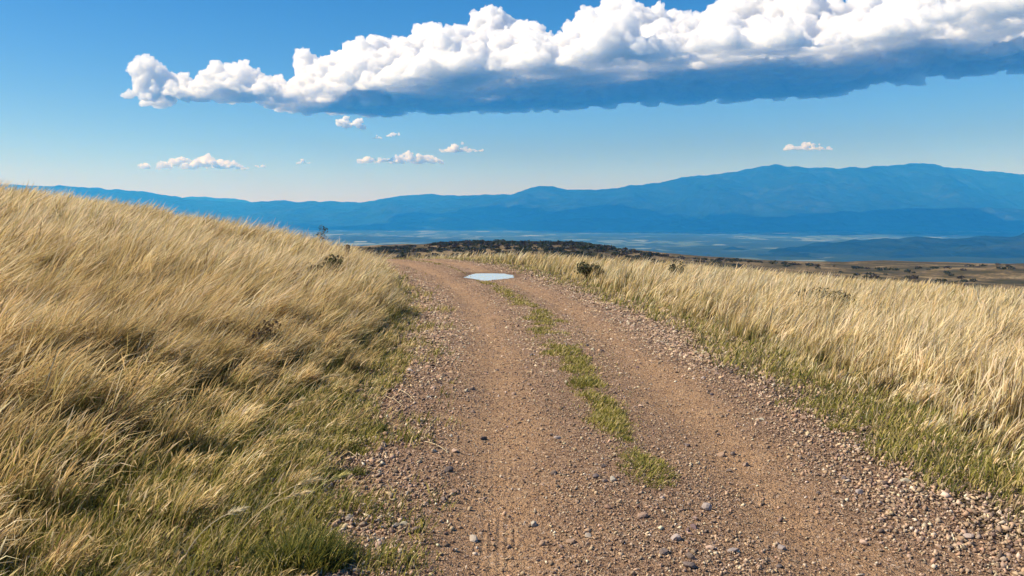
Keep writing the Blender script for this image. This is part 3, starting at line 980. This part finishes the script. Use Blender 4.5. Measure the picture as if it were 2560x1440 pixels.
def stalk(px, py, hx, hy, L, label, seed, col=(0.70, 0.56, 0.32)):
    """a flowering grass stem rooted at (px, py) bending over to the right, with a feathery head"""
    rg = np.random.default_rng(seed)
    x0, y0 = at(px, py)
    z0 = float(surf_z(np.array([x0]), np.array([y0]))[0])
    root = empty("grass_stalk", (x0, y0, z0))
    ts = np.linspace(0, 1, 9)
    pts = [(hx * L * t ** 1.5, hy * L * t ** 1.5, L * t * math.sqrt(max(0.1, 1 - (0.8 * math.hypot(hx, hy) * t) ** 2))) for t in ts]
    bm = bmesh.new(); tube(bm, pts, 0.0028, 0.0016)
    me = bpy.data.meshes.new("stem"); bm.to_mesh(me); bm.free(); paint(me, col)
    link("stem", me, MSTALK, root)
    n = 70
    t = rg.uniform(0.80, 1.0, n)
    c = np.stack([np.interp(t, ts, [p[i] for p in pts]) for i in range(3)], -1)
    dr = np.array(pts[-1]) - np.array(pts[-3]); dr /= np.linalg.norm(dr)
    end = c + dr * rg.uniform(0.02, 0.05, (n, 1)) + rg.normal(0, 0.010, (n, 3))
    sd_ = np.cross(dr, rg.normal(size=(n, 3))); sd_ /= np.linalg.norm(sd_, axis=1)[:, None]
    m_ = (c + end) / 2 + sd_ * 0.004
    V = np.stack([c, m_, end], 1)
    me = mesh_np("seed_head", V.reshape(-1, 3), np.arange(n * 3), np.full(n, 3), np.repeat(np.array([col]) * rg.uniform(0.85, 1.2, (n, 1)), 3, 0))
    link("seed_head", me, MSTALK, root)
    return tag(root, label, "grass stalk", "seed-headed stalks standing out of the near bank grass")

stalk(600, 1190, 0.75, 0.05, 0.52, "pale feathery seed stalk arching highest over the dark green bank grass", 1)
stalk(628, 1175, 0.70, -0.1, 0.46, "second arching seed stalk close against the highest feathery one", 2)
stalk(455, 1440, 0.80, 0.0, 0.34, "thick cream seed stalk low in the corner bending over green grass", 3, (0.74, 0.64, 0.42))
stalk(560, 1420, 0.85, 0.1, 0.42, "long straight straw stalk slanting between the corner stalk and the dark tussock", 4)
stalk(610, 1370, 0.85, 0.2, 0.40, "straw stalk slanting steeply just above the dark green tussock", 5)
stalk(720, 1330, 0.80, 0.1, 0.36, "yellowish stalk leaning out over the stones at the grass edge", 6, (0.62, 0.55, 0.22))
stalk(690, 1090, 0.85, 0.2, 0.50, "slender golden stalk leaning across the leaf-green hollow of the bank", 7)

def straw(px, py, qx, qy, label, seed):
    """a dry stalk lying on the stones from one point to another"""
    rg = np.random.default_rng(seed)
    ax, ay = at(px, py); bx, by = at(qx, qy)
    ts = np.linspace(0, 1, 7)
    nrm = np.array([-(by - ay), bx - ax]); nrm = nrm / np.linalg.norm(nrm)
    bow = rg.uniform(-0.015, 0.015)
    X_ = ax + (bx - ax) * ts + nrm[0] * bow * np.sin(np.pi * ts); Y_ = ay + (by - ay) * ts + nrm[1] * bow * np.sin(np.pi * ts)
    Z_ = surf_z(X_, Y_) + 0.014 + 0.012 * np.sin(np.pi * ts)
    bm = bmesh.new(); tube(bm, [(X_[k] - ax, Y_[k] - ay, Z_[k]) for k in range(7)], 0.0026, 0.0014)
    me = bpy.data.meshes.new("fallen_stalk"); bm.to_mesh(me); bm.free(); paint(me, (0.78, 0.66, 0.44))
    o = link("fallen_stalk", me, MSTALK)
    o.location = (ax, ay, 0)
    tag(o, label, "dry stalk", "fallen dry stalks on the stony verge")
straw(1003, 985, 1036, 1010, "short pale dry stalk lying farthest out on the stones", 1)
straw(962, 994, 1008, 1024, "dry stalk lying parallel behind the farthest-out pale one", 2)
straw(868, 1005, 925, 1037, "pale dry stalk lying across turf higher up the verge", 3)
straw(845, 1012, 882, 1040, "golden dry stalk half in the turf next to the paler one", 4)
straw(808, 1052, 892, 1068, "long nearly level dry stalk below the pair in the turf", 5)
straw(850, 1132, 892, 1150, "dry stalk lying beside the bright yellow-green tuft", 6)
straw(1062, 1115, 1118, 1141, "single thin straw lying alone on the open gravel", 7)
straw(655, 1146, 712, 1180, "dry broken stalk lying over dark green grass", 8)

# stones one can pick out
def make_stone(x0, y0, size, rg, col, flat=0.7, name="stone"):
    bm = bmesh.new()
    bmesh.ops.create_icosphere(bm, subdivisions=2, radius=0.5)
    P = np.array([v.co[:] for v in bm.verts])
    off = rg.uniform(0, 50, 3)
    # knock planes off a ball: angular, broken stone
    for _ in range(9):
        nrm = rg.normal(size=3); nrm /= np.linalg.norm(nrm)
        dcut = rg.uniform(0.26, 0.42)
        q = P @ nrm
        P = P - np.maximum(0, q - dcut)[:, None] * nrm[None]
    P = P * (1 + 0.10 * noise3(P * 5 + off, 3))[:, None]
    P = P * np.array([rg.uniform(1.0, 1.5), rg.uniform(0.8, 1.1), flat]) * size
    for v, p in zip(bm.verts, P): v.co = Vector(p)
    me = bpy.data.meshes.new(name); bm.to_mesh(me); bm.free()
    paint(me, col)
    o = link(name, me, MS)
    o.location = (x0, y0, float(surf_z(np.array([x0]), np.array([y0]))[0]) + size * flat * 0.22)
    o.rotation_euler = (rg.normal(0, 0.15), rg.normal(0, 0.15), rg.uniform(0, 6.28))
    return o
GST = "loose stones lying on the track"
rg = np.random.default_rng(77)
GREY, DARK, PALE, BRN = (0.30, 0.25, 0.23), (0.12, 0.09, 0.08), (0.34, 0.285, 0.225), (0.26, 0.17, 0.12)
for (px, py, sz, col, flat, label) in (
    (1690, 1368, 30, GREY, 0.62, "grey domed stone with a bright top, widest loose stone below the lone oval tuft"),
    (1607, 1308, 26, BRN, 0.7, "brown lump of stone midway between the lone oval tuft and the grey domed stone"),
    (1768, 1282, 26, GREY, 1.05, "tall pointed grey stone standing up in the outer wheel rut"),
    (1184, 1338, 26, PALE, 0.6, "pale flat-topped stone at the edge of the tyre prints"),
    (1042, 1334, 26, DARK, 0.8, "dark rounded stone on the coarse gravel between tussock and tyre prints"),
    (1003, 1388, 24, PALE, 0.6, "cream stone just below the dark rounded stone"),
    (990, 1322, 20, PALE, 0.7, "small cream stone just above and beside the dark rounded stone"),
    (1208, 1092, 20, DARK, 0.6, "dark flat stone alone on the smooth sandy wheel rut"),
    (1120, 1183, 24, DARK, 0.8, "dark stone in the gravel beyond the single thin straw"),
    (1955, 1364, 22, GREY, 0.8, "grey upright stone far out in the outer wheel rut near the picture's base"),
    (1470, 1352, 22, PALE, 0.6, "whitish stone in the middle of the near track"),
    (1722, 1436, 36, DARK, 0.6, "large dark stone cut off by the lower edge of the picture"),
    (1660, 1402, 24, DARK, 0.7, "dark stone between the grey domed stone and the large dark one"),
    (1508, 1182, 16, DARK, 0.8, "dark pebble touching the near side of the lone oval tuft"),
    (1512, 1222, 18, DARK, 0.7, "dark pebble a step below the lone oval tuft"),
    (1834, 1388, 22, GREY, 0.7, "grey stone halfway from the grey domed stone to the upright one"),
    (872, 1302, 28, PALE, 0.5, "pale flat slab stone tucked against the grass edge"),
    (905, 1422, 32, PALE, 0.5, "largest pale flat stone beside the dark green tussock"),
    (1110, 1256, 18, DARK, 0.8, "small dark stone on gravel above the pale flat-topped stone"),
    (1380, 1095, 14, DARK, 0.6, "little dark stone on the crown of the track left of the middle strip's end"),
    (1835, 1128, 15, DARK, 0.9, "dark upright pebble in the sandy outer rut higher up the track"),
    (1822, 1170, 15, DARK, 0.6, "dark flat pebble just below the upright one in the outer rut"),
    (2148, 1240, 22, GREY, 0.7, "bluish grey stone on the outermost shoulder of the track")):
    x, y = at(px, py)
    o = make_stone(x, y, sz / 2000 * y, rg, np.clip(np.array(col) * rg.uniform(0.9, 1.1), 0, 1), flat)
    tag(o, label, "stone", GST)
protos = []
for k in range(12):
    o = make_stone(0, 0, 1.0, rg, [(0.12, 0.09, 0.08), (0.26, 0.17, 0.125), (0.40, 0.32, 0.25)][k % 3] * rg.uniform(0.85, 1.1, 3), rg.uniform(0.55, 0.85))
    protos.append(o)
x, y, sv, uv = road_points(420, rg, 3.5, 13.0, 2.0, 1.4)
keep = rg.uniform(0, 1, len(x)) < stoniness(x, y, sv)
x, y = x[keep][:110], y[keep][:110]
zz = surf_z(x, y)
for k in range(len(x)):
    o = protos[k] if k < len(protos) else protos[k % len(protos)].copy()
    if k >= len(protos): COL.objects.link(o)
    sz = rg.uniform(0.022, 0.048) * (1.0 + 0.03 * y[k])
    o.location = (x[k], y[k], zz[k] + sz * 0.14)
    o.rotation_euler = (rg.normal(0, 0.2), rg.normal(0, 0.2), rg.uniform(0, 6.28))
    o.scale = (sz, sz, sz)
    tag(o, ["small dark angular pebble lying loose among the gravel", "small brown angular pebble lying loose among the gravel", "small pale angular pebble lying loose among the gravel"][k % 12 % 3], "stone", GST)

# ------------------------------------------------------------------ scrub on the heath below
def scrub_mass(name, spots, label, seed, leaf=0.55, per=40):
    rg = np.random.default_rng(seed)
    Vs, Cs = [], []
    for (x, y, z, w, h) in spots:
        v = rg.normal(size=(per, 3)); v /= np.linalg.norm(v, axis=1)[:, None]
        c = v * np.array([w / 2, w / 2, h * 0.5]) * rg.uniform(0.5, 1.0, (per, 1)) + (x, y, z + h * 0.48)
        V = np.einsum('nij,kj->nki', rand_rot(per, rg), np.array([(-0.5, -0.3, 0), (0.5, -0.3, 0), (0, 0.6, 0)]) * leaf * (w / 3)) * rg.uniform(0.7, 1.5, (per, 1, 1)) + c[:, None]
        Vs.append(V.reshape(-1, 3))
        base = np.array([(0.030, 0.042, 0.020), (0.045, 0.052, 0.024), (0.055, 0.042, 0.024)])[rg.integers(0, 3)]
        Cs.append(np.repeat(base[None] * rg.uniform(0.7, 1.3, (per, 1)), 3, 0))
    V, C_ = np.concatenate(Vs), np.concatenate(Cs)
    o = link(name, mesh_np(name, V, np.arange(len(V)), np.full(len(V) // 3, 3), C_), MG)
    return tag(o, label, "scrub", kind="stuff")

from mathutils.bvhtree import BVHTree
GB = BVHTree.FromPolygons([v.co[:] for v in GROUND.data.vertices], [p.vertices[:] for p in GROUND.data.polygons])
def ground_z(x, y):
    h = GB.ray_cast(Vector((x, y, 500)), Vector((0, 0, -1)))
    return h[0].z if h[0] is not None else PLAIN_Z
rg = np.random.default_rng(88)
sp = []
for _ in range(5200):
    a = rg.uniform(-900, 2300)
    px = 1280 + a
    D = 440 - 190 * rg.uniform() ** 1.8
    dens = interp_curve([(300, 1), (1450, 1), (1600, 0.55), (1750, 0.12), (2600, 0.05), (3600, 0.05)], px)
    x, y = a / 2000 * D, D
    if rg.uniform() > dens * (1 if fbm2(np.array([x]), np.array([y]), 45, 2, 7)[0] > -0.3 else 0.12): continue
    w = rg.uniform(2.2, 5.0)
    sp.append((x, y, ground_z(x, y), w, w * rg.uniform(0.26, 0.42)))
scrub_mass("scrub", sp, "dark belt of scrub wood along the lip of the heath below the hill", 5)
for (px, py, D, w, h, label, sd_) in ((2012, 658, 300, 11, 4.6, "lone wide dark bush against the blue wooded hill", 11),
                                     (1960, 664, 300, 4, 2.4, "small dark bush next to the lone wide one on the heath edge", 12),
                                     (2125, 664, 310, 7, 2.4, "low dark bush on the heath edge past the lone wide one", 13)):
    x, y = (px - 1280) / 2000 * D, D
    leafy("bush", x, y, w, h, 700, 0.75, DKG, label, "bush", sd_, z0=ground_z(x, y))

# ------------------------------------------------------------------ haze
hz_top = 1190.0
me = bpy.data.meshes.new("haze")
bm = bmesh.new()
bmesh.ops.create_cube(bm, size=1)
bmesh.ops.scale(bm, vec=(60000, 34000, hz_top - (PLAIN_Z - 40)), verts=bm.verts)
bmesh.ops.translate(bm, vec=(0, 21200 - 17000, (hz_top + PLAIN_Z - 40) / 2), verts=bm.verts)
bm.to_mesh(me); bm.free()
m, nt, out = new_mat("haze")
pv = nt.nodes.new("ShaderNodeVolumePrincipled")
pv.inputs["Color"].default_value = (0.035, 0.345, 1.0, 1)
pv.inputs["Absorption Color"].default_value = (1, 1, 1, 1)
pv.inputs["Density"].default_value = 1.0e-4
pv.inputs["Anisotropy"].default_value = 0.0
nt.links.new(pv.outputs[0], out.inputs["Volume"])
haze = link("haze", me, m)
tag(haze, "thin blue air between the hilltop and the mountains", "haze", kind="stuff")

# ------------------------------------------------------------------ clouds
def mat_cloud():
    m, nt, out = new_mat("cloud")
    b = NB(nt)
    tr = b.n("ShaderNodeBsdfTransparent")
    df = b.n("ShaderNodeBsdfDiffuse")
    df.inputs["Color"].default_value = (0.95, 0.95, 0.96, 1)
    mx = b.n("ShaderNodeMixShader")
    mx.inputs[0].default_value = 0.06
    b.l(tr.outputs[0], mx.inputs[1]); b.l(df.outputs[0], mx.inputs[2])
    b.l(mx.outputs[0], out.inputs["Surface"])
    v = b.n("ShaderNodeVolumeScatter")
    v.inputs["Color"].default_value = (0.982, 0.984, 0.990, 1)
    v.inputs["Density"].default_value = 0.019
    v.inputs["Anisotropy"].default_value = 0.3
    b.l(v.outputs[0], out.inputs["Volume"])
    return m
MC = mat_cloud()

def billow(P, scale, oct, seed):
    t, a = 0, 1.0
    for k in range(oct):
        t = t + a * (np.abs(noise3(P / (scale / 2.1 ** k), seed + k)) * 2 - 0.45)
        a *= 0.55
    return t

def verts_of(me):
    v = np.empty(len(me.vertices) * 3, dtype=np.float32)
    me.vertices.foreach_get("co", v)
    return v.reshape(-1, 3)

def normals_of(me):
    v = np.empty(len(me.vertices) * 3, dtype=np.float32)
    me.vertex_normals.foreach_get("vector", v)
    return v.reshape(-1, 3)


def remesh(o, voxel):
    md = o.modifiers.new("remesh", 'REMESH')
    md.mode = 'VOXEL'
    md.voxel_size = voxel
    dg = bpy.context.evaluated_depsgraph_get()
    dg.update()
    me2 = bpy.data.meshes.new_from_object(o.evaluated_get(dg), depsgraph=dg)
    o.modifiers.clear()
    old = o.data
    o.data = me2
    bpy.data.meshes.remove(old)

def make_cloud(name, puffs, voxel, base_z, amps, label, group=None, seed=0, thin=1.0):
    """puffs: [(x,y,z,rx,ry,rz)] merged into one lumpy body with a flattened base"""
    V0, F0 = ico_verts(2)
    Vs, Fs = [], []
    for k, (x, y, z, rx, ry, rz) in enumerate(puffs):
        Vs.append(V0 * (rx, ry, rz) + (x, y, z))
        Fs.append(F0 + k * len(V0))
    V, F = np.concatenate(Vs), np.concatenate(Fs)
    ctr = V.mean(0)
    o = bpy.data.objects.new(name, mesh_np(name, V - ctr, F, np.full(len(F), 3)))
    COL.objects.link(o)
    for st, (sc, oc, amp) in enumerate(amps):
        remesh(o, voxel * (1.5 if st < len(amps) - 2 else 1))
        me2 = o.data
        P = verts_of(me2).astype(np.float64)
        N = normals_of(me2)
        d = billow(P + ctr, sc, oc, seed) * amp
        P = P + N * d[:, None]
        b0 = base_z - ctr[2] + amps[0][2] * 0.12 * noise3((P + ctr) / (amps[0][0] * 0.8), seed + 30)
        low = P[:, 2] < b0
        P[low, 2] = b0[low] + (P[low, 2] - b0[low]) * (0.10 if st < 2 else 0.16)
        me2.vertices.foreach_set("co", P.astype(np.float32).ravel())
        me2.update()
    if thin < 1:
        md = o.modifiers.new("decimate", 'DECIMATE')
        md.ratio = thin
        dg = bpy.context.evaluated_depsgraph_get()
        dg.update()
        me3 = bpy.data.meshes.new_from_object(o.evaluated_get(dg), depsgraph=dg)
        o.modifiers.clear()
        o.data = me3
        bpy.data.meshes.remove(me2)
        me2 = me3
    me2.name = name
    o.location = ctr
    me2.materials.append(MC)
    me2.polygons.foreach_set("use_smooth", np.ones(len(me2.polygons), dtype=bool))
    return tag(o, label, "cloud", group)

rg = np.random.default_rng(12)
prof = np.array([(320, 236, 254), (360, 212, 260), (403, 170, 266), (440, 176, 260), (480, 182, 256), (530, 172, 256), (590, 155, 256), (640, 176, 258), (700, 172, 272), (760, 140, 284),
                 (860, 112, 278), (930, 118, 280), (1000, 92, 282), (1100, 75, 284), (1200, 86, 281), (1270, 64, 274), (1400, 60, 270), (1500, 40, 263),
                 (1580, 14, 256), (1700, 2, 250), (1800, 8, 248), (1900, 0, 243), (2000, -8, 234), (2100, -18, 224), (2157, -24, 214), (2300, -40, 196),
                 (2500, -45, 170), (2750, -30, 140), (2950, 60, 130)], float)
H0 = 1700.0
puffs = []
px = 322.0
while px < 2930:
    top, bot = np.interp(px, prof[:, 0], prof[:, 1]), np.interp(px, prof[:, 0], prof[:, 2])
    Df = H0 * 2000 / (540 - bot)
    th_px = bot - top
    deep = 0.26 if px > 1100 else np.interp(px, [340, 700, 1100], [0.05, 0.10, 0.26])
    for f in ((-0.06, 0.0, 0.95) if px > 1000 else ()):
        D = Df * (1 - deep * f)
        puffs.append(((px + rg.normal(0, 12) - 1280) / 2000 * D, D * (1 + rg.normal(0, 0.008)), H0 + 50, 340 * rg.uniform(0.5, 1.2), 320 * rg.uniform(0.5, 1.2), 58))
    for f in np.linspace(0.02, 0.9, 4):                     # the flat floor of the bank
        D = Df * (1 - deep * f)
        th = EYE + (540 - top) / 2000 * D - H0
        puffs.append(((px - 1280) / 2000 * D, D, H0 + 0.10 * th, th * 0.36, th * 0.42, th * 0.15))
    for f in np.linspace(0.0, 1.0, 5 if px > 900 else 3):
        D = Df * (1 - deep * f)
        ztop = EYE + (540 - top) / 2000 * D
        th = ztop - H0
        env = 1.0 - 0.55 * f ** 1.3           # lower towards us
        for _ in range(2):
            r = th * rg.uniform(0.18, 0.40) * (0.75 + 0.25 * env)
            zc = H0 + (th * env - r) * rg.uniform(0.15, 1.0) ** 0.7
            jx = rg.normal(0, 16)
            jd = rg.normal(0, 0.015)
            Dd = D * (1 + jd)
            puffs.append(((px + jx - 1280) / 2000 * Dd, Dd, max(zc, H0 + 0.2 * r), r * rg.uniform(1.0, 1.45), r * rg.uniform(0.9, 1.2), r * rg.uniform(0.75, 1.0)))
    px += 30 if px > 700 else 20
make_cloud("cloud", puffs, 29.0, H0, [(1700, 2, 300), (620, 3, 165), (230, 3, 82), (95, 3, 36)], "huge white cumulus bank with flat blue-grey base spanning the sky", seed=5, thin=0.5)

def small_cloud(px, py, w, h, D, label, n=14, seed=1, tilt=0.0):
    rg = np.random.default_rng(seed)
    sx = D / 2000
    zb = EYE + (540 - (py + h / 2)) * sx
    W_, H_ = w * sx, h * sx
    pf = []
    lumps = rg.uniform(-0.9, 0.9, 3)
    for k in range(n * 3):
        t = rg.uniform(-1, 1)
        env = (1 - t * t) ** 0.7 * (0.45 + 0.55 * max(math.exp(-((t - q) / 0.25) ** 2) for q in lumps))
        r = H_ * rg.uniform(0.09, 0.22) * (0.45 + 0.55 * env)
        pf.append(((px - 1280) * sx + t * W_ * 0.48, D + rg.uniform(-0.3, 0.3) * W_ * 0.5, zb + H_ * 0.12 + max(0.0, H_ * env - 2 * r) * rg.uniform(0, 1) ** 1.3 + tilt * t * H_,
                   r * rg.uniform(1.3, 2.6), r * rg.uniform(1, 1.6), r))
    return make_cloud("cloud", pf, max(13.0, H_ / 20), zb, [(H_ * 0.9, 3, H_ * 0.16), (H_ * 0.3, 4, H_ * 0.09)], label, "small fair-weather clouds under the bank", seed=seed + 60)

DS = 26000
small_cloud(875, 302, 76, 40, DS, "small round white cloud just below the base of the big bank", 12, 3)
small_cloud(982, 332, 36, 18, DS, "tiny white puff to the lower right of the small round cloud", 8, 4)
small_cloud(943, 341, 24, 12, DS, "faintest tiny shred between the small round cloud and the two streaks", 6, 5)
small_cloud(1150, 367, 110, 26, DS, "short ragged cloud streak trailing off to a point, upper of two over the centre ridge", 16, 6)
small_cloud(995, 391, 225, 34, DS, "long thin white cloud streak, lower of two over the centre ridge", 30, 7)
small_cloud(760, 402, 40, 16, DS, "tiny lone oval cloud in the pale sky between the two long low clouds", 9, 8)
small_cloud(490, 403, 260, 38, DS, "low cream cloud bank with grey base above the grassy bank", 34, 9)
small_cloud(648, 413, 36, 12, DS, "small shred just off the end of the low cream cloud bank", 8, 10)
small_cloud(2020, 363, 120, 26, DS, "lone flat white cloud above the highest summit", 18, 11)
